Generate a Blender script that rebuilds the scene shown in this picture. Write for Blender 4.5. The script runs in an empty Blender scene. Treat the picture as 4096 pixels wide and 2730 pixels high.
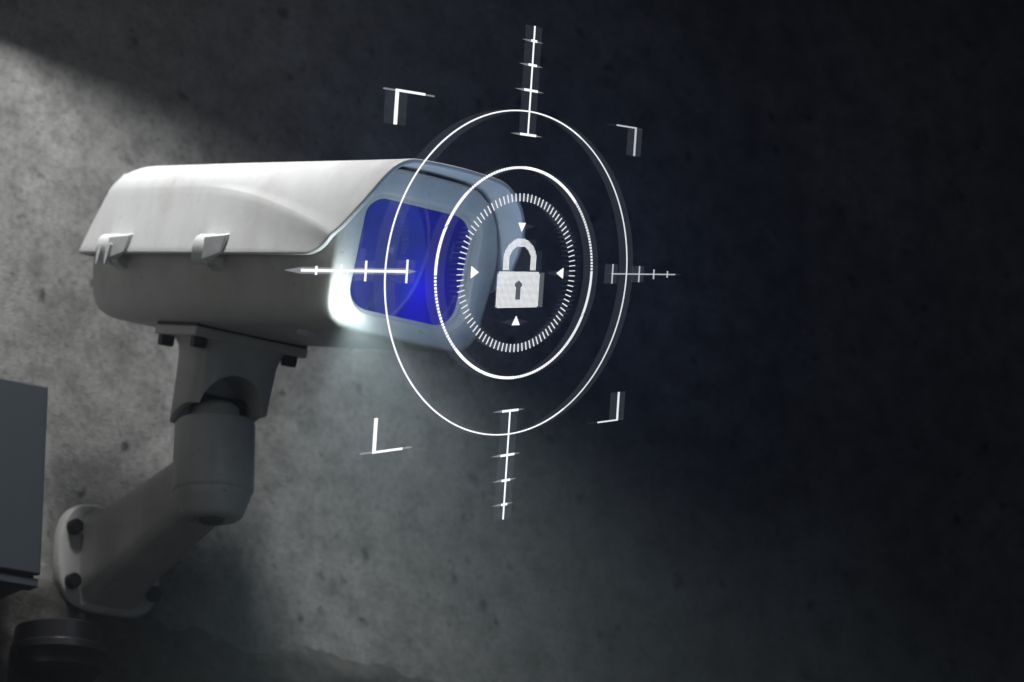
import bpy, bmesh, math, random
from mathutils import Vector, Matrix, noise
R = math.radians
random.seed(7)
S = bpy.context.scene
COL = S.collection

# ------------------------------------------------------------------ camera
CAM_POS = Vector((-1.58957, -2.41389, -1.02025))
PSI, PITCH = R(54.887), R(18.429)
cam_right = Vector((math.sin(PSI), -math.cos(PSI), 0))
cam_fwd = Vector((math.cos(PSI) * math.cos(PITCH), math.sin(PSI) * math.cos(PITCH), math.sin(PITCH)))
cam_up = cam_right.cross(cam_fwd)
cd = bpy.data.cameras.new('camera')
cd.lens, cd.sensor_width, cd.sensor_fit = 130.06, 36.0, 'HORIZONTAL'
cd.clip_start, cd.clip_end = 0.05, 100
cd.dof.use_dof = True
cd.dof.focus_distance = 2.96
cd.dof.aperture_fstop = 7.5
co = bpy.data.objects.new('camera', cd)
co.matrix_world = Matrix((
    (cam_right.x, cam_up.x, -cam_fwd.x, CAM_POS.x),
    (cam_right.y, cam_up.y, -cam_fwd.y, CAM_POS.y),
    (cam_right.z, cam_up.z, -cam_fwd.z, CAM_POS.z),
    (0, 0, 0, 1)))
COL.objects.link(co)
S.camera = co

# ------------------------------------------------------------------ light
w = bpy.data.worlds.new('World')
S.world = w
w.use_nodes = True
bg = w.node_tree.nodes['Background']
bg.inputs['Color'].default_value = (0.85, 0.92, 1.0, 1)
bg.inputs['Strength'].default_value = 0.016

def lamp(name, kind, loc, energy, color, radius, target=None):
    ld = bpy.data.lights.new(name, kind)
    ld.energy, ld.color = energy, color
    ld.shadow_soft_size = radius
    o = bpy.data.objects.new(name, ld)
    o.location = loc
    if target is not None:
        o.rotation_euler = (Vector(target) - Vector(loc)).to_track_quat('-Z', 'Y').to_euler()
    COL.objects.link(o)
    return o

KEY = Vector((-0.27, -0.12, 1.18))
key = lamp('key_lamp', 'SPOT', KEY, 122, (1.0, 0.995, 0.985), 0.135, (-0.26, 0.24, 0.34))
side = bpy.data.lights.new('side_fill', 'AREA')  # added unseen fill for the near sides of body and bracket
side.shape, side.size, side.energy, side.color = 'DISK', 1.4, 1.7, (1.0, .98, .95)
side_o = bpy.data.objects.new('side_fill', side)
side_o.location = (-2.3, -.45, -.25)
side_o.rotation_euler = (Vector((0, .25, -.05)) - Vector(side_o.location)).to_track_quat('-Z', 'Y').to_euler()
COL.objects.link(side_o)
key.data.spot_size, key.data.spot_blend = R(66), 1.0

vs = S.view_settings
vs.view_transform, vs.look, vs.exposure, vs.gamma = 'Standard', 'None', 0.0, 1.0
vs.use_curve_mapping = False
S.render.engine = 'CYCLES'
S.cycles.use_denoising = True
S.cycles.max_bounces = 8
S.cycles.transparent_max_bounces = 16
S.cycles.sample_clamp_indirect = 4

# ------------------------------------------------------------------ helpers
def obj(name, verts, faces, m, parent=None, smooth=False, auto=None):
    me = bpy.data.meshes.new(name)
    me.from_pydata([tuple(v) for v in verts], [], faces)
    bm = bmesh.new(); bm.from_mesh(me)
    bmesh.ops.recalc_face_normals(bm, faces=bm.faces)
    bm.to_mesh(me); bm.free()
    me.materials.append(m)
    if smooth:
        for p in me.polygons: p.use_smooth = True
        if auto: me.set_sharp_from_angle(angle=R(auto))
    o = bpy.data.objects.new(name, me)
    COL.objects.link(o)
    if parent: o.parent = parent
    return o

def tag(o, label=None, cat=None, group=None, kind=None):
    if label: o['label'] = label
    if cat: o['category'] = cat
    if group: o['group'] = group
    if kind: o['kind'] = kind
    return o

def empty(name, loc):
    o = bpy.data.objects.new(name, None)
    o.location = loc; o.empty_display_size = 0.03
    COL.objects.link(o)
    return o

def keep(o, parent):
    """parent without moving: all meshes hold world coordinates"""
    o.parent = parent
    o.matrix_parent_inverse = Matrix.Translation(-Vector(parent.location)) if parent.type == 'EMPTY' else Matrix.Identity(4)
    return o

def bevel(o, width, seg=2, angle=35):
    md = o.modifiers.new('bevel', 'BEVEL')
    md.width, md.segments, md.limit_method, md.angle_limit = width, seg, 'ANGLE', R(angle)
    md.harden_normals = False
    return o

def rings(loops, cap0=True, cap1=True, closed=True):
    """loft through equal-length loops of points"""
    n = len(loops[0]); v = [p for L in loops for p in L]; f = []
    for i in range(len(loops) - 1):
        for j in range(n if closed else n - 1):
            k = (j + 1) % n
            f.append((i * n + j, i * n + k, (i + 1) * n + k, (i + 1) * n + j))
    if cap0: f.append(tuple(range(n)))
    if cap1: f.append(tuple(range((len(loops) - 1) * n, len(loops) * n)))
    return v, f

def interp(tab, x):
    if x <= tab[0][0]: return tab[0][1]
    for (a, b), (c, d) in zip(tab, tab[1:]):
        if x <= c:
            t = (x - a) / (c - a); return b + (d - b) * t
    return tab[-1][1]

def smooth01(t):
    t = max(0., min(1., t)); return t * t * (3 - 2 * t)

# ------------------------------------------------------------------ materials
def mat(name, col=(.5, .5, .5), rough=.5, metal=0, spec=.5):
    m = bpy.data.materials.new(name); m.use_nodes = True
    b = m.node_tree.nodes['Principled BSDF']
    b.inputs['Base Color'].default_value = (*col, 1)
    b.inputs['Roughness'].default_value = rough
    b.inputs['Metallic'].default_value = metal
    b.inputs['Specular IOR Level'].default_value = spec
    return m, m.node_tree.nodes, m.node_tree.links, b

def N(nt, kind, **kw):
    n = nt.new(kind)
    for k, v in kw.items():
        if k in n.inputs: n.inputs[k].default_value = v
        else: setattr(n, k, v)
    return n

def ramp(nt, stops):
    r = nt.new('ShaderNodeValToRGB')
    e = r.color_ramp.elements
    while len(e) < len(stops): e.new(0.5)
    for x, (p, c) in zip(e, stops):
        x.position = p
        x.color = (*c, 1) if len(c) == 3 else c
    return r

def paint(name, base, dirt, rough, grain=900., bump=.12, spot=.5):
    """powder-coated metal: fine orange-peel relief, faint grime and specks"""
    m, nt, ln, b = mat(name, base, rough)
    tc = nt.new('ShaderNodeTexCoord')
    n1 = N(nt, 'ShaderNodeTexNoise', Scale=14., Detail=6., Roughness=.62)
    n2 = N(nt, 'ShaderNodeTexNoise', Scale=grain, Detail=2.)
    n3 = N(nt, 'ShaderNodeTexNoise', Scale=160., Detail=3.)
    for n in (n1, n2, n3): ln.new(tc.outputs['Object'], n.inputs['Vector'])
    r1 = ramp(nt, [(.45, (0, 0, 0)), (.80, (1, 1, 1))])
    ln.new(n1.outputs['Fac'], r1.inputs['Fac'])
    r3 = ramp(nt, [(.66, (0, 0, 0)), (.74, (1, 1, 1))])
    ln.new(n3.outputs['Fac'], r3.inputs['Fac'])
    mx = N(nt, 'ShaderNodeMix', data_type='RGBA')
    mx.inputs[6].default_value = (*base, 1); mx.inputs[7].default_value = (*dirt, 1)
    ln.new(r1.outputs['Color'], mx.inputs[0])
    mx2 = N(nt, 'ShaderNodeMix', data_type='RGBA')
    sc = N(nt, 'ShaderNodeMath', operation='MULTIPLY'); sc.inputs[1].default_value = spot
    ln.new(r3.outputs['Color'], sc.inputs[0]); ln.new(sc.outputs[0], mx2.inputs[0])
    ln.new(mx.outputs[2], mx2.inputs[6]); mx2.inputs[7].default_value = (*[c * .6 for c in dirt], 1)
    mp = nt.new('ShaderNodeMapping'); mp.inputs['Scale'].default_value = (70, 55, 7)
    ln.new(tc.outputs['Object'], mp.inputs['Vector'])
    n4 = N(nt, 'ShaderNodeTexNoise', Scale=1., Detail=4., Roughness=.6)
    ln.new(mp.outputs['Vector'], n4.inputs['Vector'])
    r4 = ramp(nt, [(.36, (.82, .815, .80)), (.58, (1, 1, 1))])
    ln.new(n4.outputs['Fac'], r4.inputs['Fac'])
    mx3 = N(nt, 'ShaderNodeMix', data_type='RGBA', blend_type='MULTIPLY'); mx3.inputs[0].default_value = .28
    ln.new(mx2.outputs[2], mx3.inputs[6]); ln.new(r4.outputs['Color'], mx3.inputs[7])
    ln.new(mx3.outputs[2], b.inputs['Base Color'])
    bp = N(nt, 'ShaderNodeBump', Strength=bump, Distance=.0006)
    ln.new(n2.outputs['Fac'], bp.inputs['Height'])
    ln.new(bp.outputs['Normal'], b.inputs['Normal'])
    return m

M_HOOD = paint('white_powder_coat', (.80, .81, .82), (.64, .64, .62), .42, bump=.28, spot=.3)
M_BODY = paint('grey_white_enamel', (.60, .60, .58), (.48, .47, .44), .5, bump=.10, spot=.5)
M_CAST = paint('cast_alloy_paint', (.58, .58, .56), (.42, .41, .38), .36, grain=500, bump=.4, spot=.6)
M_BOX = paint('blue_grey_box_paint', (.036, .045, .054), (.03, .038, .046), .5, bump=.05, spot=.2)
M_BOLT = mat('dark_bolt_steel', (.035, .035, .038), .45, .6)[0]
M_GAP = mat('black_gap_strip', (.02, .02, .022), .6)[0]  # black of the strip set in the gap under the body
M_PLASTIC = mat('black_gloss_plastic', (.007, .007, .008), .38)[0]
M_SCREW = mat('grey_screw_steel', (.16, .17, .19), .4, .8)[0]

def concrete():
    m, nt, ln, b = mat('weathered_concrete', (.3, .3, .3), .88, spec=.2)
    tc = nt.new('ShaderNodeTexCoord')
    big = N(nt, 'ShaderNodeTexNoise', Scale=5.5, Detail=8., Roughness=.66)
    mid = N(nt, 'ShaderNodeTexNoise', Scale=34., Detail=6., Roughness=.6)
    fin = N(nt, 'ShaderNodeTexNoise', Scale=420., Detail=3.)
    vor = N(nt, 'ShaderNodeTexVoronoi', Scale=26., Randomness=1.)
    pit = N(nt, 'ShaderNodeTexVoronoi', Scale=70., Randomness=1.)
    wob = N(nt, 'ShaderNodeTexNoise', Scale=60., Detail=2.)
    ln.new(tc.outputs['Object'], wob.inputs['Vector'])
    add = N(nt, 'ShaderNodeMix', data_type='RGBA', blend_type='LINEAR_LIGHT')
    add.inputs[0].default_value = .012
    ln.new(tc.outputs['Object'], add.inputs[6]); ln.new(wob.outputs['Color'], add.inputs[7])
    for n in (big, mid, fin): ln.new(tc.outputs['Object'], n.inputs['Vector'])
    for n in (vor, pit): ln.new(add.outputs[2], n.inputs['Vector'])
    rb = ramp(nt, [(.30, (.145, .146, .142)), (.52, (.215, .216, .211)), (.72, (.305, .305, .298))])
    ln.new(big.outputs['Fac'], rb.inputs['Fac'])
    rm = ramp(nt, [(.30, (.60, .60, .60)), (.52, (1, 1, 1)), (.75, (1.25, 1.25, 1.25))])
    ln.new(mid.outputs['Fac'], rm.inputs['Fac'])
    m1 = N(nt, 'ShaderNodeMix', data_type='RGBA', blend_type='MULTIPLY'); m1.inputs[0].default_value = 1
    ln.new(rb.outputs['Color'], m1.inputs[6]); ln.new(rm.outputs['Color'], m1.inputs[7])
    # air holes: only some cells carry one
    rp = ramp(nt, [(.07, (.30, .30, .30)), (.20, (1, 1, 1))])
    ln.new(vor.outputs['Distance'], rp.inputs['Fac'])
    sel = ramp(nt, [(.55, (0, 0, 0)), (.60, (1, 1, 1))])
    ln.new(vor.outputs['Color'], sel.inputs['Fac'])
    m2 = N(nt, 'ShaderNodeMix', data_type='RGBA', blend_type='MULTIPLY')
    ln.new(sel.outputs['Color'], m2.inputs[0])
    ln.new(m1.outputs[2], m2.inputs[6]); ln.new(rp.outputs['Color'], m2.inputs[7])
    rq = ramp(nt, [(.10, (.62, .62, .62)), (.25, (1, 1, 1))])
    ln.new(pit.outputs['Distance'], rq.inputs['Fac'])
    gr = N(nt, 'ShaderNodeMix', data_type='RGBA', blend_type='MULTIPLY'); gr.inputs[0].default_value = 1
    m3 = N(nt, 'ShaderNodeMix', data_type='RGBA', blend_type='MULTIPLY')
    sel2 = ramp(nt, [(.62, (0, 0, 0)), (.68, (1, 1, 1))])
    ln.new(pit.outputs['Color'], sel2.inputs['Fac']); ln.new(sel2.outputs['Color'], m3.inputs[0])
    ln.new(m2.outputs[2], m3.inputs[6]); ln.new(rq.outputs['Color'], m3.inputs[7])
    ln.new(m3.outputs[2], gr.inputs[6])
    grn = N(nt, 'ShaderNodeTexNoise', Scale=150., Detail=4., Roughness=.7)
    ln.new(tc.outputs['Object'], grn.inputs['Vector'])
    rg = ramp(nt, [(.28, (.62, .62, .62)), (.50, (1, 1, 1)), (.74, (1.26, 1.26, 1.26))])
    ln.new(grn.outputs['Fac'], rg.inputs['Fac']); ln.new(rg.outputs['Color'], gr.inputs[7])
    ln.new(gr.outputs[2], b.inputs['Base Color'])
    s = N(nt, 'ShaderNodeMath', operation='ADD')
    ln.new(mid.outputs['Fac'], s.inputs[0]); ln.new(fin.outputs['Fac'], s.inputs[1])
    bp = N(nt, 'ShaderNodeBump', Strength=.35, Distance=.003)
    ln.new(s.outputs[0], bp.inputs['Height']); ln.new(bp.outputs['Normal'], b.inputs['Normal'])
    return m
M_CONC = concrete()

def rock():
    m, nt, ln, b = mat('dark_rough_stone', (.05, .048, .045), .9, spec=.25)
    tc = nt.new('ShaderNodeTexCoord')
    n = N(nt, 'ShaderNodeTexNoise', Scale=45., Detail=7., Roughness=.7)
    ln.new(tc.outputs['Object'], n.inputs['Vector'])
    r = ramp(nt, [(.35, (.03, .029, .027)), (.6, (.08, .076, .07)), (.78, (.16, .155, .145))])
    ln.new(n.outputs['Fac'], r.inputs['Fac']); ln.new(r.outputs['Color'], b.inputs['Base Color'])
    bp = N(nt, 'ShaderNodeBump', Strength=.6, Distance=.006)
    ln.new(n.outputs['Fac'], bp.inputs['Height']); ln.new(bp.outputs['Normal'], b.inputs['Normal'])
    return m
M_ROCK = rock()

def light_mat(name, col, strength, cover):
    """light-drawn mark: emits, lets the rest through"""
    m = bpy.data.materials.new(name); m.use_nodes = True
    nt, ln = m.node_tree.nodes, m.node_tree.links
    nt.clear()
    out = nt.new('ShaderNodeOutputMaterial')
    em = N(nt, 'ShaderNodeEmission', Color=(*col, 1), Strength=strength)
    if cover >= 1:
        ln.new(em.outputs[0], out.inputs['Surface']); return m
    tr = nt.new('ShaderNodeBsdfTransparent')
    mx = nt.new('ShaderNodeMixShader'); mx.inputs[0].default_value = cover
    ln.new(tr.outputs[0], mx.inputs[1]); ln.new(em.outputs[0], mx.inputs[2])
    ln.new(mx.outputs[0], out.inputs['Surface'])
    return m
H_WHITE = light_mat('hologram_white', (.97, .98, 1.0), 1.25, 1)
H_SOFT = light_mat('hologram_soft_white', (.92, .95, 1.0), 1.0, .86)
H_DIM = light_mat('hologram_dim_white', (.9, .94, 1.0), .8, .5)
H_GHOST = light_mat('hologram_streak', (.72, .78, 1.0), .75, .033)
H_FAINT = light_mat('hologram_faint_streak', (.72, .78, 1.0), .7, .045)
H_BRIGHT = light_mat('hologram_bright_streak', (.86, .9, 1.0), .9, .28)
H_LOCK = light_mat('hologram_lock_streak', (.8, .86, 1.0), .85, .14)
M_FLARE = light_mat('flare_dome_glow', (.95, 1.0, .99), 40, 1)  # glow of the dome added in place of a flare

def glass():
    m = bpy.data.materials.new('window_glass'); m.use_nodes = True
    nt, ln = m.node_tree.nodes, m.node_tree.links
    nt.clear()
    out = nt.new('ShaderNodeOutputMaterial')
    tr = N(nt, 'ShaderNodeBsdfTransparent', Color=(.80, .84, 1.0, 1))
    gl = N(nt, 'ShaderNodeBsdfGlossy', Roughness=.04)
    df = N(nt, 'ShaderNodeBsdfDiffuse', Color=(.75, .78, .85, 1))
    fr = N(nt, 'ShaderNodeFresnel', IOR=1.45)
    a = nt.new('ShaderNodeMixShader'); a.inputs[0].default_value = .045
    ln.new(tr.outputs[0], a.inputs[1]); ln.new(df.outputs[0], a.inputs[2])
    b = nt.new('ShaderNodeMixShader')
    ln.new(fr.outputs[0], b.inputs[0]); ln.new(a.outputs[0], b.inputs[1]); ln.new(gl.outputs[0], b.inputs[2])
    ln.new(b.outputs[0], out.inputs['Surface'])
    return m
M_GLASS = glass()
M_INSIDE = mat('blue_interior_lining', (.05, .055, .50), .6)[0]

# ------------------------------------------------------------------ setting
def slab(name, lo, hi, m):
    (x0, y0, z0), (x1, y1, z1) = lo, hi
    v = [(x, y, z) for x in (x0, x1) for y in (y0, y1) for z in (z0, z1)]
    f = [(0, 1, 3, 2), (4, 6, 7, 5), (0, 4, 5, 1), (2, 3, 7, 6), (0, 2, 6, 4), (1, 5, 7, 3)]
    return obj(name, v, f, m)

WALL_Y = 0.50
tag(slab('wall', (-2.2, WALL_Y, -1.4), (4.5, WALL_Y + .2, 2.2), M_CONC), 'pitted grey concrete wall behind the camera', 'wall', kind='structure')

# rough dark stone footing, standing a little proud of the wall below the flange
def footing():
    nx, nz = 330, 46
    x0, x1 = -1.3, 2.0
    v, f = [], []
    for i in range(nx + 1):
        x = x0 + (x1 - x0) * i / nx
        top = -.156 - .078 * x + .003 * noise.noise(Vector((x * 9, 3, 0))) + .004 * noise.noise(Vector((x * 40, 9, 0)))
        for j in range(nz + 1):
            t = j / nz
            z = top - t * .36
            bulge = .012 * smooth01(t / .10) + .010 * t
            p = Vector((x * 14, z * 22, 1.7))
            d = .014 * noise.fractal(p, 1.0, 2.1, 5) * smooth01(t / .06)
            v.append((x, WALL_Y + .006 - bulge - max(-.010, d), z))
    for i in range(nx):
        for j in range(nz):
            a = i * (nz + 1) + j
            f.append((a, a + 1, a + nz + 2, a + nz + 1))
    n = len(v)
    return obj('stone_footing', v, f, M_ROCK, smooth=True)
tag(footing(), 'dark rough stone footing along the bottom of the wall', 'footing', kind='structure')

# unseen sloping slab, added above the frame so its edge draws the shadow line on the wall
def shadow_caster():
    low, back = [], []
    for x, t in ((-.205, .003), (-.17, .027), (-.131, .056), (-.06, .110), (.03, .180), (.15, .270), (.32, .385), (.55, .51), (.85, .62), (1.25, .71)):
        on_wall = Vector((x, WALL_Y, .346 - .297 * (x + .131)))      # where the shadow line lies
        low.append(on_wall.lerp(KEY, t))
        back.append(Vector((x - .02 + max(0, x) * .9, WALL_Y - .002, .388 + .56 * (x + .205))))
    low.append(Vector((2.6, low[-1].y, low[-1].z + .5))); back.append(Vector((2.9, WALL_Y - .002, 2.1)))
    n = len(low)
    v = low + back + [p + Vector((0, 0, .09)) for p in low + back]
    f = []
    for i in range(n - 1):
        f += [(i, i + 1, n + i + 1, n + i), (2*n + i, 3*n + i, 3*n + i + 1, 2*n + i + 1), (i, 2*n + i, 2*n + i + 1, i + 1), (n + i, n + i + 1, 3*n + i + 1, 3*n + i)]
    f += [(0, n, 3*n, 2*n), (n - 1, 3*n - 1, 4*n - 1, 2*n - 1)]
    return tag(obj('shadow_caster', v, f, M_CONC), 'sloping concrete canopy projecting from the wall above the camera', 'shadow_caster', kind='structure')
shadow_caster()

# ------------------------------------------------------------------ security camera
DEL = R(16.611)
AX_F = Vector((0, -math.cos(DEL), -math.sin(DEL)))
AX_U = Vector((0, -math.sin(DEL), math.cos(DEL)))
def L2W(l, w, h):
    return AX_F * l + Vector((w, 0, 0)) + AX_U * h

camera_root = empty('security_camera', (0, WALL_Y, -.137))
tag(camera_root, 'white box security camera with sunshield on a swivel arm bolted to the wall', 'security camera')
def part(name, verts, faces, m, parent=None, smooth=False, auto=None):
    o = obj(name, verts, faces, m, None, smooth, auto)
    return keep(o, parent or camera_root)

def bez(a, b, c, d, t):
    s = 1 - t
    return tuple(s**3 * a[k] + 3*s*s*t * b[k] + 3*s*t*t * c[k] + t**3 * d[k] for k in (0, 1))

def hood_section(l):
    """half section, lip to crown: (w, h); a pressed crease runs from the shoulder down to the visor"""
    k = max(0., min(1., (l + .23) / .25)) ** 1.7
    kx, kh = -.0805 + (-.0885 + .0805) * k, .060 + (.0165 - .060) * k
    P0 = (-.0900, 0.0)
    P1 = (kx, kh)
    P2r, P3r = (-.0765, .0765), (-.064, .0885)
    P2f, P3f = (-.0790, .0560), (-.066, .0885)
    P2 = tuple(a + (b - a) * k for a, b in zip(P2r, P2f))
    P3 = tuple(a + (b - a) * k for a, b in zip(P3r, P3f))
    P4 = (-.036, .0892)
    rib = .0012 * smooth01((l + .24) / .10)
    pts = []
    for i in range(9):
        t = i / 9
        g = rib * math.exp(-((1 - t) / .42) ** 2)
        pts.append((P0[0] + (P1[0] - P0[0]) * t - g, P1[1] * t))
    for i in range(18):
        t = (i / 17) ** 1.25
        x, y = bez(P1, P2, P3, P4, t)
        g = math.exp(-(t / .05) ** 2) * rib
        pts.append((x - g, y + g * .3))
    for i in range(1, 5):
        t = i / 4
        pts.append((P4[0] * (1 - t), .0892 + .0014 * math.sin(t * math.pi / 2)))
    return pts

VISOR = [(0, -.012), (.0015, -.004), (.004, .004), (.008, .0115), (.0127, .018), (.022, .0275), (.034, .0385), (.046, .0475), (.058, .0525), (.070, .0545), (.0906, .0545)]
TAIL = [(0, -.424), (.03, -.414), (.06, -.402), (.075, -.392), (.085, -.378), (.0906, -.366)]
def hood():
    ns = 70
    loops = []
    for s in range(ns + 1):
        t = s / ns
        t = t if s in (0, ns) else t
        row = []
        half_n = len(hood_section(0))
        for j in range(half_n):
            l = -.424 + t * .47
            for _ in range(4):
                wv, hv = hood_section(l)[j]
                a, b = interp(TAIL, hv), interp(VISOR, hv)
                l = a + (b - a) * t
            row.append((l, wv, hv))
        full = row + [(l, -wv, hv) for (l, wv, hv) in reversed(row[:-1])]
        loops.append([L2W(*p) for p in full])
    n = len(loops[0])
    v, f = rings(loops, cap0=False, cap1=False, closed=False)
    f.append(tuple(range(n)))                       # tail panel
    o = part('sunshield', v, f, M_HOOD, smooth=True, auto=32)
    sd = o.modifiers.new('thickness', 'SOLIDIFY')
    sd.thickness, sd.offset = .0042, -1
    bevel(o, .0013, 3, 40)
    return o
sunshield = hood()

BODY_OUT = [(0, .0836), (.030, .0831), (.047, .0806), (.0612, .0715), (.0712, .0560), (.0770, .037), (.0790, .018), (.0780, 0), (.0765, -.016), (.0745, -.034),
            (.0725, -.0425), (.0680, -.0500), (.0610, -.0545), (.052, -.0560), (.026, -.0563), (0, -.0564)]
BODY_POLY = BODY_OUT + [(-x, y) for x, y in reversed(BODY_OUT[1:-1])]
CH = .010
def radial(poly, ang, cy=CH):
    dx, dy = math.cos(ang), math.sin(ang)
    best = None
    n = len(poly)
    for i in range(n):
        (ax, ay), (bx, by) = poly[i], poly[(i + 1) % n]
        ay -= cy; by -= cy
        ex, ey = bx - ax, by - ay
        den = dx * ey - dy * ex
        if abs(den) < 1e-12: continue
        t = (ax * ey - ay * ex) / den
        s = (ax * dy - ay * dx) / den
        if t > 0 and -1e-6 <= s <= 1 + 1e-6 and (best is None or t > best): best = t
    return best
NR = 128
ANG = [2 * math.pi * (i + .5) / NR for i in range(NR)]
R_OUT = [radial(BODY_POLY, a) for a in ANG]
def rrect(hw, h0, h1, r, seg=10):
    pts = []
    for cx, cy, a0 in ((hw - r, h1 - r, 0), (-hw + r, h1 - r, 90), (-hw + r, h0 + r, 180), (hw - r, h0 + r, 270)):
        for i in range(seg + 1):
            a = R(a0 + 90 * i / seg)
            pts.append((cx + r * math.cos(a), cy + r * math.sin(a)))
    return pts
WIN = rrect(.0572, -.0397, .0612, .021)
R_WIN = [radial(WIN, a) for a in ANG]
R_WIN2 = [radial(rrect(.0535, -.0362, .0578, .020), a) for a in ANG]
def face_l(h): return .0140 + .068 * h
BODY_TAIL = [(-.0565, -.388), (-.0545, -.398), (-.050, -.4055), (-.042, -.411), (-.030, -.4145), (-.010, -.4175), (.0, -.4165), (.012, -.410), (.03, -.402), (.06, -.390), (.075, -.378), (.085, -.362)]
def ring_pts(rad, lfun, k=1.0, inset=0.0):
    out = []
    for a, r in zip(ANG, rad):
        rr = r * k - inset
        wv, hv = rr * math.cos(a), rr * math.sin(a) + CH
        out.append((lfun(hv), wv, hv))
    return out
def body():
    loops = []
    st = [0, .004, .012, .03, .06, .1, .2, .3, .4, .5, .6, .7, .8, .9, .96, .985]
    for t in st:
        tailk = 1 - .022 * (1 - smooth01(t / .05))
        loops.append([L2W(*p) for p in ring_pts(R_OUT, lambda h: interp(BODY_TAIL, h) + (face_l(h) - .0060 - interp(BODY_TAIL, h)) * t, tailk)])
    for inset, back in ((.0000, .0052), (.0004, .0032), (.0014, .0014), (.0030, .0004), (.0050, 0)):
        loops.append([L2W(*p) for p in ring_pts(R_OUT, lambda h: face_l(h) - back, 1, inset)])
    # flat front face, then the moulded lip round the window and the reveal
    mid = [a * .45 + b * .55 for a, b in zip(R_OUT, R_WIN)]
    loops.append([L2W(*p) for p in ring_pts(mid, lambda h: face_l(h) + .0002)])
    for rad, inset, back in ((R_WIN, -.0012, 0), (R_WIN, -.0002, .0006), (R_WIN, .0004, .0020), (R_WIN, .0012, .0080)):
        loops.append([L2W(*p) for p in ring_pts(rad, lambda h: face_l(h) - back, 1, inset)])
    v, f = rings(loops, cap0=True, cap1=False)
    return part('body', v, f, M_BODY, smooth=True, auto=38)
body_obj = body()
# inner step of the window surround
def sill():
    loops = []
    for rad, inset, back in ((R_WIN, .0008, .0078), (R_WIN2, 0, .0082), (R_WIN2, .0006, .0095), (R_WIN2, .0006, .0125)):
        loops.append([L2W(*p) for p in ring_pts(rad, lambda h: face_l(h) - back, 1, inset)])
    v, f = rings(loops, False, False)
    return part('window_surround', v, f, M_BODY, smooth=True, auto=40)
sill()
# glass pane with thickness
def pane():
    loops = [[L2W(*p) for p in ring_pts(R_WIN2, lambda h: face_l(h) - .0116, 1, .0004)]]
    v, f = rings(loops + [[L2W(*p) for p in ring_pts(R_WIN2, lambda h: face_l(h) - .0124, 1, .0004)]])
    return part('window_pane', v, f, M_GLASS)
pane()
# lining of the compartment behind the glass
def lining():
    loops = [[L2W(*p) for p in ring_pts(R_WIN2, lambda h: face_l(h) - b, 1, i)] for b, i in ((.0128, -.002), (.04, -.004), (.13, -.004), (.15, .004))]
    v, f = rings(loops, False, True)
    return part('interior_lining', v, f, M_INSIDE, smooth=True, auto=40)
lining()
blue = lamp('interior_lamp', 'POINT', L2W(-.070, .036, -.002), .050, (.13, .05, 1.0), .022)
keep(blue, camera_root)

# latches on the near side: hooked keeper under a folded tongue
def latch(l0, wide, tone):
    root = None
    wv = -.0900
    HS = lambda h: -.0030 + h * .95
    # tongue: a folded strip leaving the shield, hooking over the lip
    prof = [(.0005, .0205), (-.0040, .0200), (-.0085, .0175), (-.0112, .0125), (-.0118, .0060), (-.0105, -.0020), (-.0075, -.0075), (-.0040, -.0090)]
    inner = [(.0005, .0175), (-.0035, .0170), (-.0070, .0150), (-.0090, .0110), (-.0095, .0060), (-.0085, -.0010), (-.0062, -.0052), (-.0035, -.0064)]
    sec = prof + inner[::-1]
    tl = [l0 - wide / 2, l0 + wide / 2]
    lo = [[L2W(l, wv + a * .85, HS(b)) for a, b in sec] for l in tl]
    v, f = rings(lo)
    o = part('latch', v, f, M_HOOD, smooth=True, auto=40)
    bevel(o, .0007, 2, 40)
    # flared wing running forward along the shield
    v = [L2W(l0 + wide / 2 - .001, wv - .0002, HS(.0205)), L2W(l0 + wide / 2 + .020, wv + .0030, HS(.0220)), L2W(l0 + wide / 2 + .016, wv + .0012, HS(.0040)), L2W(l0 + wide / 2 - .001, wv - .0004, HS(-.0045)),
         L2W(l0 + wide / 2 - .001, wv - .0105, HS(.0160)), L2W(l0 + wide / 2 + .020, wv - .0010, HS(.0200)), L2W(l0 + wide / 2 + .016, wv - .0024, HS(.0030)), L2W(l0 + wide / 2 - .001, wv - .0095, HS(-.0050))]
    g = part('wing', v, [(0, 1, 2, 3), (4, 7, 6, 5), (0, 4, 5, 1), (1, 5, 6, 2), (2, 6, 7, 3), (3, 7, 4, 0)], M_HOOD, o)
    bevel(g, .0008, 2)
    # keeper block on the body below the lip
    v = [L2W(l, w2, h2) for l in (l0 - wide * .42, l0 + wide * .42) for w2, h2 in ((-.0755, -.001), (-.0885, -.003), (-.0865, -.0085), (-.0760, -.0135))]
    k = part('keeper', v, [(0, 1, 2, 3), (4, 7, 6, 5), (0, 4, 5, 1), (1, 5, 6, 2), (2, 6, 7, 3), (3, 7, 4, 0)], M_BODY, o)
    bevel(k, .0008, 2)
    return o
lt = latch(-.180, .021, 0)
lt2 = latch(-.358, .024, 0)
# the rear latch is open at the front: two little prongs show
for dl_ in (-.006, .010):
    v = [L2W(-.356 + dl_ + a, -.0900 + b * .82, c * .85 - .003) for a, b, c in ((-.004, -.0100, .010), (.004, -.0100, .010), (.001, -.0112, -.011), (-.001, -.0112, -.011),
         (-.004, -.0125, .010), (.004, -.0125, .010), (.001, -.0135, -.011), (-.001, -.0135, -.011))]
    part('prong', v, [(0, 1, 2, 3), (4, 7, 6, 5), (0, 4, 5, 1), (1, 5, 6, 2), (2, 6, 7, 3), (3, 7, 4, 0)], M_HOOD, lt2)

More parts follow.
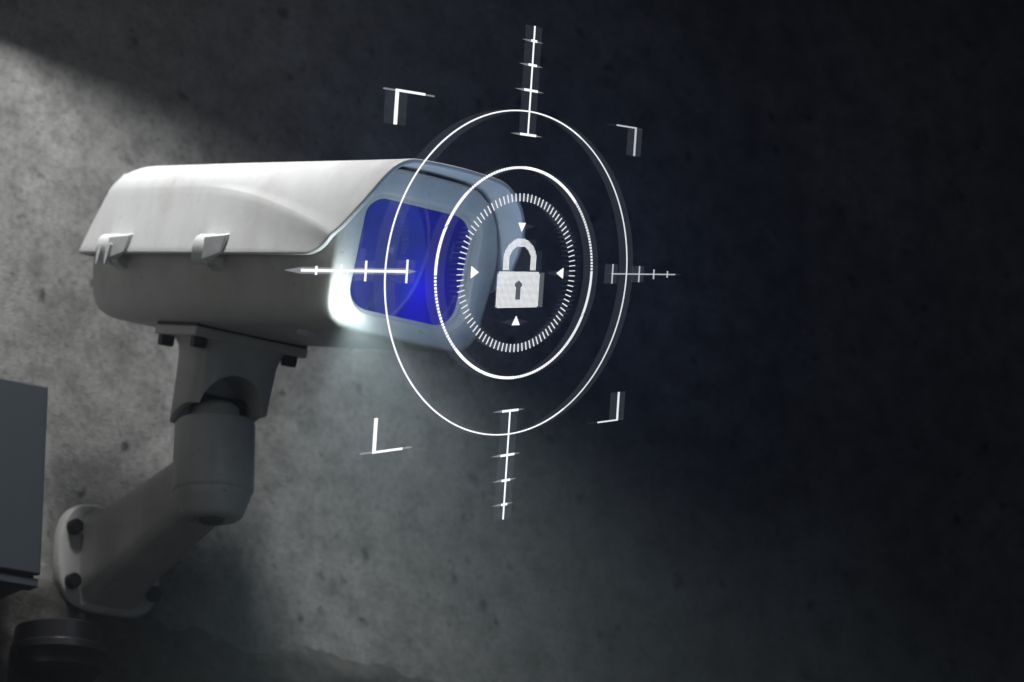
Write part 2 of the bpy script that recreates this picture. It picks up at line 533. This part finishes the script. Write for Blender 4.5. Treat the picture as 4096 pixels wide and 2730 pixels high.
# mounting plate under the body with its bolts
PL = (-.312, -.236); PW = .0575
def plate():
    pts = []
    lo = [[L2W(a, b, h) for a, b in ((PL[0], -PW), (PL[1], -PW), (PL[1], PW), (PL[0], PW))] for h in (-.0580, -.0668)]
    v, f = rings(lo)
    o = part('mounting_plate', v, f, M_CAST)
    bevel(o, .0016, 2)
    # black strip standing in for the dark gap between body and plate
    lo = [[L2W(a, b, h) for a, b in ((PL[0] + .001, -PW + .001), (PL[1] - .001, -PW + .001), (PL[1] - .001, PW - .001), (PL[0] + .001, PW - .001))] for h in (-.0550, -.0585)]
    v, f = rings(lo)
    part('gap_strip', v, f, M_GAP, o)
    return o
plate_obj = plate()
def hex_bolt(c, ax, r, hgt, parent, m=None, washer=True, n=6):
    ax = ax.normalized()
    t = Vector((1, 0, 0)) if abs(ax.x) < .9 else Vector((0, 1, 0))
    e1 = (t - ax * t.dot(ax)).normalized(); e2 = ax.cross(e1)
    def rg(rr, hh, k): return [c + ax * hh + (e1 * math.cos(2*math.pi*(i+.5)/k) + e2 * math.sin(2*math.pi*(i+.5)/k)) * rr for i in range(k)]
    lo = [rg(r, -.002, n), rg(r, hgt * .82, n), rg(r * .86, hgt, n)]
    v, f = rings(lo)
    return part('bolt', v, f, m or M_BOLT, parent, smooth=(n > 8), auto=35)
for a, b in ((PL[0] + .008, -PW + .009), (PL[1] - .010, -PW + .010), (PL[1] - .010, PW - .012), (PL[0] + .010, PW - .012)):
    hex_bolt(L2W(a, b, -.0665), -AX_U, .0072, .0095, plate_obj)
# drain plug under the front of the body
hex_bolt(L2W(-.075, -.040, -.0545), -AX_U, .0085, .006, body_obj, M_BODY, n=20).name = 'drain_plug'

# bracket: tapered casting with an arched opening in its front
def bracket():
    def sec(h, hl, hw, off=0.):
        out = []
        for i in range(48):
            a = 2 * math.pi * i / 48
            ca, sa = math.cos(a), math.sin(a)
            e = .55
            out.append(L2W(-.274 + off + hl * math.copysign(abs(ca) ** e, ca), hw * math.copysign(abs(sa) ** e, sa), h))
        return out
    lo = [sec(-.0660, .0345, .0490), sec(-.0690, .0325, .0462), sec(-.0730, .0312, .0435), sec(-.080, .0306, .0418), sec(-.10, .0308, .0405), sec(-.120, .0312, .0395), sec(-.140, .0316, .0390), sec(-.1425, .0306, .0380)]
    v, f = rings(lo)
    o = part('bracket', v, f, M_CAST, smooth=True, auto=40)
    # arched pocket cut from the front
    ar = []
    for i in range(25):
        a = math.pi * i / 24
        ar.append((-.003 + .0310 * math.cos(a), -.1245 + .0310 * math.sin(a)))
    prof = [(.0280, -.170)] + ar + [(-.0340, -.170)]
    lo = [[L2W(l, x, y) for x, y in prof] for l in (-.2925, -.20)]
    v, f = rings(lo)
    cut = obj('cut_pocket', v, f, M_CAST)
    # the cheeks are trimmed on a rising curve towards the front
    tr = []
    for i in range(13):
        a = R(180 - 90 * i / 12)
        tr.append((-.255 + .052 * math.cos(a), -.185 + .062 * math.sin(a)))
    prof = tr + [(-.19, -.123), (-.19, -.2), (-.307, -.2)]
    lo = [[L2W(l, x, h) for l, h in prof] for x in (-.08, .08)]
    v, f = rings(lo)
    cut2 = obj('cut_cheek', v, f, M_CAST)
    for c in (cut, cut2):
        bo = o.modifiers.new('cut', 'BOOLEAN'); bo.operation = 'DIFFERENCE'; bo.object = c; bo.solver = 'EXACT'
    dg = bpy.context.evaluated_depsgraph_get()
    me = bpy.data.meshes.new_from_object(o.evaluated_get(dg))
    o.modifiers.clear(); o.data = me
    for c in (cut, cut2): bpy.data.objects.remove(c)
    bevel(o, .0016, 3, 40)
    return o
bracket_obj = bracket()

def lathe(name, c, ax, prof, m, parent=None, n=64, auto=35):
    ax = ax.normalized()
    t = Vector((1, 0, 0)) if abs(ax.x) < .9 else Vector((0, 1, 0))
    e1 = (t - ax * t.dot(ax)).normalized(); e2 = ax.cross(e1)
    lo = [[c + ax * h + (e1 * math.cos(2*math.pi*i/n) + e2 * math.sin(2*math.pi*i/n)) * r for i in range(n)] for r, h in prof]
    v, f = rings(lo)
    return part(name, v, f, m, parent, smooth=True, auto=auto)

JC = Vector((0, .3055, -.091))
DOWN = Vector((0, .02, -1)).normalized()
joint = lathe('swivel_joint', JC, DOWN, [(.017, -.056), (.0205, -.053), (.0215, -.048), (.0220, -.0405), (.0340, -.0400), (.0355, -.0385), (.0358, -.036), (.0362, .012), (.0363, .0220), (.0356, .0240),
        (.0340, .0255), (.0338, .0290), (.0325, .0315), (.0280, .0440), (.0262, .0465), (.0235, .0482), (.0180, .0500), (.0170, .0498), (.0162, .0485), (.0050, .0484)], M_CAST)
lathe('screw', JC + DOWN * .0486, DOWN, [(.0112, -.002), (.0112, .0020), (.0100, .0030), (.0042, .0030), (.0040, .0008), (.001, .0006)], M_SCREW, joint)
lathe('pivot_pin', JC + Vector((-.0295, -.004, .058)), Vector((1, 0, 0)), [(.006, 0), (.006, .059)], M_BOLT, bracket_obj, 24)

def arm():
    lo = []
    A, B = Vector((0, .300, -.102)), Vector((0, .488, -.138))
    for i in range(21):
        t = i / 20
        c = A.lerp(B, t)
        fl = smooth01((t - .78) / .22)
        hx = .0250 + .0050 * t + .0015 * fl
        hz = .0270 + .0110 * t + .006 * fl
        row = []
        for k in range(40):
            a = 2 * math.pi * k / 40
            ca, sa = math.cos(a), math.sin(a)
            e = .36
            row.append(c + Vector((hx * math.copysign(abs(ca) ** e, ca), 0, hz * math.copysign(abs(sa) ** e, sa))))
        lo.append(row)
    v, f = rings(lo)
    return part('arm', v, f, M_CAST, smooth=True, auto=45)
arm()

def flange():
    # squarish plate with bulging top and bottom
    pts = []
    for i in range(72):
        a = 2 * math.pi * i / 72
        ca, sa = math.cos(a), math.sin(a)
        x = .0535 * math.copysign(abs(ca) ** .48, ca)
        z = .0510 * math.copysign(abs(sa) ** .80, sa)
        pts.append((x, z))
    lo = []
    for k, y in ((1.0, WALL_Y - .0005), (1.0, WALL_Y - .0095), (.975, WALL_Y - .0118), (.93, WALL_Y - .0125)):
        lo.append([Vector((x * k, y, -.137 + z * k)) for x, z in pts])
    v, f = rings(lo)
    o = part('wall_flange', v, f, M_CAST, smooth=True, auto=50)
    for x in (-.040, .044):
        for z in (-.112, -.163):
            hex_bolt(Vector((x, WALL_Y - .012, z)), Vector((0, -1, 0)), .0072, .009, o, n=12)
    return o
flange()

# added glowing dome, stands in for a flare at the window's lower near corner
FLARE = L2W(face_l(-.0385) + .0005, -.0570, -.0385)
flare_ring = lathe('flare_housing', FLARE - AX_F * .006, AX_F, [(.0066, -.004), (.0066, .0050), (.0060, .0058), (.0054, .0058), (.0050, .0050)], M_BODY, None, 40)
lathe('flare_dome', FLARE - AX_F * .0012, AX_F, [(.0050, 0), (.0048, .0015), (.0038, .0032), (.0022, .0042), (.0006, .0046)], M_FLARE, flare_ring, 32)
flash = lamp('flare_rim_fill', 'POINT', FLARE + AX_F * .021 + Vector((-.016, 0, .004)), .115, (.88, 1.0, .97), .008)  # unseen point light added to whiten the rim and body side
keep(flash, camera_root)
beam_dir = (AX_F * math.sin(R(38)) - AX_U * math.cos(R(38)))
beam = lamp('flare_mist_fill', 'SPOT', FLARE + AX_F * .012, 70.0, (.80, 1.0, .97), .006, FLARE + AX_F * .012 + beam_dir)  # unseen spot added to make the mist glow below the dome
beam.data.spot_size, beam.data.spot_blend = R(88), 1.0
keep(beam, camera_root)

# ------------------------------------------------------------------ steel box and conduit cap on the wall
box_root = empty('junction_box', (-.30, WALL_Y, -.10))
tag(box_root, 'blue grey steel box on the wall at the left edge, left of the flange', 'junction box')
def bpart(name, lo, hi, bev=.002):
    o = slab(name, lo, hi, M_BOX); keep(o, box_root); bevel(o, bev, 2); return o
bpart('case', (-.52, .408, -.196), (-.119, WALL_Y - .001, -.0165))
lid = bpart('lid', (-.523, .4005, -.188), (-.1165, .4065, -.0135))
bpart('bottom_trim', (-.521, .4030, -.1985), (-.1175, .4200, -.1905), .001)

cap = lathe('conduit_cap', Vector((-.058, .472, -.226)), Vector((0, .0, -1)), [(.030, -.016), (.040, -.012), (.0405, .004), (.044, .006), (.0445, .012), (.041, .016), (.0395, .026), (.034, .031), (.030, .0315), (.012, .030)], M_PLASTIC, None, 64)
cap.parent = None
cap.matrix_parent_inverse = Matrix.Identity(4)
tag(cap, 'round black plastic conduit cap in the dark below the wall flange', 'conduit cap')

# ------------------------------------------------------------------ hologram
HC = Vector((.01652, -.13984, -.03514))
HD = Vector((.97304811, .09183547, .2115269))
HU = Vector((-.18183015, -.25860682, .94871508))
HN = HD.cross(HU).normalized()          # towards the viewer
def hmap(u, v, off=0.):
    q = 1 + .07995 * u - .00255 * v      # the figure narrows a little towards its far side
    return HC + HD * ((.12819 * u + .01124 * v) / q) + HU * ((.00049 * u + .12884 * v) / q) + HN * off
holo = empty('hologram', hmap(0, -1.53))
tag(holo, 'floating white light hologram of target rings and a padlock before the lens window', 'hologram')
TH = .0006
def hp(name, polys, m, parent=None, thick=True, off=0.):
    v, f = [], []
    for poly in polys:
        n = len(poly); b = len(v)
        v += [hmap(x, y, off) for x, y in poly]
        f.append(tuple(range(b, b + n)))
        if thick:
            v += [hmap(x, y, off - TH) for x, y in poly]
            f.append(tuple(range(b + n, b + 2 * n)))
            f += [(b + i, b + (i + 1) % n, b + n + (i + 1) % n, b + n + i) for i in range(n)]
    me = bpy.data.meshes.new(name)
    me.from_pydata([tuple(p) for p in v], [], f)
    me.materials.append(m)
    o = bpy.data.objects.new(name, me); COL.objects.link(o)
    return keep(o, parent or holo)
def arc(r0, r1, a0, a1, skew0=0., skew1=0., step=1.5):
    n = max(1, int(abs(a1 - a0) / step))
    out = []
    for i in range(n):
        q = []
        for k, r in ((0, r0), (0, r1), (1, r1), (1, r0)):
            t = (i + k) / n
            sk = skew0 * (1 - t) + skew1 * t if False else (skew0 if (i + k) == 0 else skew1 if (i + k) == n else 0)
            a = R(a0 + (a1 - a0) * t + (sk if r == r1 else -sk))
            q.append((r * math.cos(a), r * math.sin(a)))
        out.append(q)
    return out
def ribbon(r0, r1, a0, a1, m, name, parent=None, skew0=0., skew1=0., step=1.5):
    """one continuous ring piece with thickness"""
    n = max(1, int(round(abs(a1 - a0) / step)))
    full = abs(abs(a1 - a0) - 360) < 1e-6
    v, f = [], []
    cnt = n if full else n + 1
    for i in range(cnt):
        t = i / n
        sk = 0 if full else (skew0 if i == 0 else skew1 if i == n else 0)
        for r, s in ((r0, -1), (r1, 1)):
            a = R(a0 + (a1 - a0) * t + s * sk)
            for off in (0, -TH): v.append(hmap(r * math.cos(a), r * math.sin(a), off))
    for i in range(n):
        a, b = 4 * i, 4 * ((i + 1) % cnt)
        f += [(a, a + 2, b + 2, b), (a + 1, b + 1, b + 3, a + 3), (a, b, b + 1, a + 1), (a + 2, a + 3, b + 3, b + 2)]
    if not full:
        e = 4 * n
        f += [(0, 1, 3, 2), (e, e + 2, e + 3, e + 1)]
    me = bpy.data.meshes.new(name)
    me.from_pydata([tuple(p) for p in v], [], f)
    me.materials.append(m)
    o = bpy.data.objects.new(name, me); COL.objects.link(o)
    return keep(o, parent or holo)
def streak_ring(r, sh, parent, m, name='light_streak'):
    polys = []
    for i in range(180):
        a, b = R(i * 2), R(i * 2 + 2)
        pa, pb = (r * math.cos(a), r * math.sin(a)), (r * math.cos(b), r * math.sin(b))
        polys.append([(pa[0] - sh, pa[1]), (pa[0] + sh, pa[1]), (pb[0] + sh, pb[1]), (pb[0] - sh, pb[1])])
    return hp(name, polys, m, parent, thick=False, off=-TH * 2)

# outer ring: fuller on the near side, thin on the far side
outer = ribbon(.9960, 1.0040, 62, 298, H_WHITE, 'outer_ring', step=1)
ribbon(.9965, 1.0035, -62, 62, H_SOFT, 'far_arc', outer, step=1)
streak_ring(1.0, .072, outer, H_GHOST)

# inner ring of solid arcs and dashes
inner = ribbon(.642, .659, 66.6, 91.5, H_WHITE, 'inner_ring', skew0=1.2)
R0, R1 = .642, .659
for a0, a1, s0, s1, mm in ((45, 66.0, 0, 1.2, H_WHITE), (-24.4, 1.4, 1.2, 0, H_SOFT), (-46.3, -25.2, 0, 1.2, H_SOFT), (-112.9, -88.4, 1.2, 0, H_WHITE), (-135, -113.7, 0, 1.2, H_WHITE),
                           (156.5, 181.9, 1.2, 0, H_WHITE), (134.2, 155.6, 0, 1.2, H_WHITE)):
    ribbon(R0, R1, a0, a1, mm, 'ring_segment', inner, s0, s1)
for a0, a1 in ((91.8, 134.0), (1.7, 44.8), (-88.2, -46.5), (182.2, 225.0)):
    n = int(round((a1 - a0) / 1.82))
    for i in range(n):
        b0 = a0 + (a1 - a0) * (i + .16) / n
        b1 = a0 + (a1 - a0) * (i + .84) / n
        ribbon(R0 + .001, R1 - .001, b0, b1, H_SOFT if -46 < a0 < 44 else H_WHITE, 'dash', inner, step=2)
streak_ring(.65, .070, inner, H_GHOST)

# dial of fine ticks
dial = None
t0 = .0027
tick_streaks = []
for i in range(90):
    a = R(i * 4 + 2)
    ca, sa = math.cos(a), math.sin(a)
    poly = [(.442 * ca + t0 * sa, .442 * sa - t0 * ca), (.492 * ca + t0 * sa, .492 * sa - t0 * ca), (.492 * ca - t0 * sa, .492 * sa + t0 * ca), (.442 * ca - t0 * sa, .442 * sa + t0 * ca)]
    hp('dial_tick', [poly], H_SOFT)
    cx, cy = .467 * ca, .467 * sa
    hgt = max(.0045, .022 * abs(sa))
    tick_streaks.append([(cx - .085, cy - .001), (cx - .02, cy - hgt), (cx + .02, cy - hgt), (cx + .085, cy - .001), (cx + .085, cy + .001), (cx + .02, cy + hgt), (cx - .02, cy + hgt), (cx - .085, cy + .001)])
tag(hp('dial_streak', tick_streaks, H_FAINT, thick=False, off=-TH * 2), kind='stuff')

# pointers
for name_, pts, cc in (('n', [(-.030, .310), (.030, .310), (0, .255)], (0, .29)), ('s', [(-.032, -.325), (.032, -.325), (0, -.268)], (0, -.305)),
                       ('w', [(-.385, .036), (-.385, -.036), (-.327, 0)], (-.36, 0)), ('e', [(.385, .034), (.385, -.034), (.327, 0)], (.36, 0))):
    p = hp('pointer', [pts], H_WHITE)
    x, y = cc
    hp('light_streak', [[(x - .12, y), (x - .04, y - .018), (x + .04, y - .018), (x + .12, y), (x + .04, y + .018), (x - .04, y + .018)]], H_GHOST, p, thick=False, off=-TH * 2)

# padlock drawn in a grid of light dots
pitch = .00985
def dots(test, x0, x1, y0, y1, k=.40):
    out = []
    nx, ny = int(round((x1 - x0) / pitch)), int(round((y1 - y0) / (pitch * .735)))
    for i in range(nx):
        for j in range(ny):
            x, y = x0 + (i + .5) * pitch, y0 + (j + .5) * pitch * .735
            if test(x, y):
                a, b = pitch * k, pitch * .735 * k
                out.append([(x - a, y - b * .5), (x - a * .5, y - b), (x + a * .5, y - b), (x + a, y - b * .5), (x + a, y + b * .5), (x + a * .5, y + b), (x - a * .5, y + b), (x - a, y + b * .5)])
    return out
def in_body(x, y):
    if (abs(x) > .168 and (y > -.006 or y < -.210)): return False
    if math.hypot(x, (y + .078)) < .027 or (abs(x) < .0155 and -.168 < y < -.07): return False
    return True
def in_shackle(x, y):
    if y < .072: return .092 < abs(x) < .141
    r = math.hypot(x, (y - .072) * 1.0)
    return .092 < r < .141
lock = tag(hp('padlock', dots(in_body, -.1773, .1773, -.217, .004), H_WHITE, thick=False), kind='stuff')
tag(hp('shackle', dots(in_shackle, -.1478, .1478, .016, .214), H_WHITE, lock, thick=False), kind='stuff')
hp('light_streak', [[(-.177, .002), (.225, .002), (.225, -.216), (-.177, -.216)]], H_LOCK, lock, thick=False, off=-TH * 2)
hp('shackle_streak', [[(-.19 if abs(y0) < .14 else -.13, y0 + .001), (.20 if abs(y0) < .14 else .14, y0 + .001), (.20 if abs(y0) < .14 else .14, y0 + .0055), (-.19 if abs(y0) < .14 else -.13, y0 + .0055)] for y0 in [.014 + k * .0085 for k in range(23)]], H_FAINT, lock, thick=False, off=-TH * 3)

# corner brackets
for sx, sy in ((-1, 1), (1, 1), (1, -1), (-1, -1)):
    m = H_DIM if (sx, sy) == (1, 1) else H_SOFT if sx == 1 else H_WHITE
    t = .0105 if sx < 0 else .0075
    c = 1.008
    poly = [(sx * c, sy * c), (sx * c, sy * .812), (sx * (c - 2 * t), sy * .812), (sx * (c - 2 * t), sy * (c - t * 1.25)), (sx * .806, sy * (c - t * 1.25)), (sx * .806, sy * c)]
    b = hp('corner_bracket', [poly], m)
    x = sx * (c - t)
    hp('light_streak', [[(x - .075, sy * .812), (x + .075, sy * .812), (x + .075, sy * c), (x - .075, sy * c)]], H_GHOST if sx < 0 else H_FAINT, b, thick=False, off=-TH * 2)
    xa, xb = min(sx * c, sx * .806) - .075, max(sx * c, sx * .806) + .075
    hp('light_streak', [[(xa, sy * (c - .002)), (xb, sy * (c - .002)), (xb, sy * (c - t * 1.1)), (xa, sy * (c - t * 1.1))]], H_BRIGHT if sx < 0 else H_GHOST, b, thick=False, off=-TH * 3)

# crosshair arms with cross ticks
for sx, sy in ((0, 1), (0, -1), (-1, 0), (1, 0)):
    m = H_SOFT if sx == 1 else H_WHITE
    t = .0055 if sx == 0 else .0072 if sx < 0 else .0036
    if sx == 0:
        a = hp('crosshair_arm', [[(-t * .8, sy * .855), (t * .8, sy * .855), (t * .8, sy * 1.53), (-t * .8, sy * 1.53)]], m)
        hp('light_streak', [[(-.070, sy * .86), (.070, sy * .86), (.070, sy * 1.53), (-.070, sy * 1.53)]], H_GHOST, a, thick=False, off=-TH * 2)
    else:
        a = hp('crosshair_arm', [[(sx * .852, -t), (sx * 1.525, -t), (sx * 1.525, t), (sx * .852, t)]], m if sx < 0 else H_DIM)
        hp('light_streak', [[(sx * .78, 0), (sx * .86, -t * 2.4), (sx * 1.52, -t * 2.4), (sx * 1.62, 0), (sx * 1.52, t * 2.4), (sx * .86, t * 2.4)]], H_BRIGHT if sx < 0 else H_GHOST, a, thick=False, off=-TH * 2)
    for d, hl in ((.855, .066), (1.130, .056), (1.287, .034), (1.437, .023)):
        tt = .0070
        if sx == 0:
            hp('cross_tick', [[(-hl, sy * d - tt), (hl, sy * d - tt), (hl, sy * d + tt), (-hl, sy * d + tt)]], m, a, off=TH * .5)
            hp('light_streak', [[(-hl - .07, sy * d), (-hl, sy * d - tt), (hl, sy * d - tt), (hl + .07, sy * d), (hl, sy * d + tt), (-hl, sy * d + tt)]], H_BRIGHT, a, thick=False, off=-TH * 3)
        else:
            t2 = .0056 if sx < 0 else .0044
            hp('cross_tick', [[(sx * d - t2, -hl), (sx * d + t2, -hl), (sx * d + t2, hl), (sx * d - t2, hl)]], m if sx < 0 else H_DIM, a, off=TH * .5)
            if d < 1.2:
                hp('light_streak', [[(sx * d - .065, -hl), (sx * d + .065, -hl), (sx * d + .065, hl), (sx * d - .065, hl)]], H_FAINT, a, thick=False, off=-TH * 3)

glow = lamp('hologram_lamp', 'POINT', hmap(-.10, .05, -.035), .22, (.26, .52, 1.0), .09)
keep(glow, holo)
glow2 = lamp('wall_blue_fill', 'POINT', (.40, .25, .26), .20, (.16, .36, 1.0), .10)  # unseen fill added near the wall to tint it blue
keep(glow2, holo)

front = lamp('mist_blue_fill', 'SPOT', hmap(-.15, .02, .01), 1.7, (.08, .17, 1.0), .03, hmap(-.15, .02, .01) + AX_F)  # unseen spot added to give the mist a blue glow
front.data.spot_size, front.data.spot_blend = R(160), .3
keep(front, holo)

# ------------------------------------------------------------------ mist added to carry the glow
air = slab('haze', (-3.2, -3.6, -2.5), (5.2, 1.4, 2.6), M_CONC)
hm = bpy.data.materials.new('glow_mist'); hm.use_nodes = True
hm.node_tree.nodes.clear()
ho = hm.node_tree.nodes.new('ShaderNodeOutputMaterial')
hv = hm.node_tree.nodes.new('ShaderNodeVolumePrincipled')
hv.inputs['Color'].default_value = (.92, .95, 1.0, 1)
hv.inputs['Density'].default_value = .020
hm.node_tree.links.new(hv.outputs[0], ho.inputs['Volume'])
air.data.materials.clear(); air.data.materials.append(hm)
tag(air, kind='stuff', label='thin pale mist added around the camera to carry the glow', cat='haze')
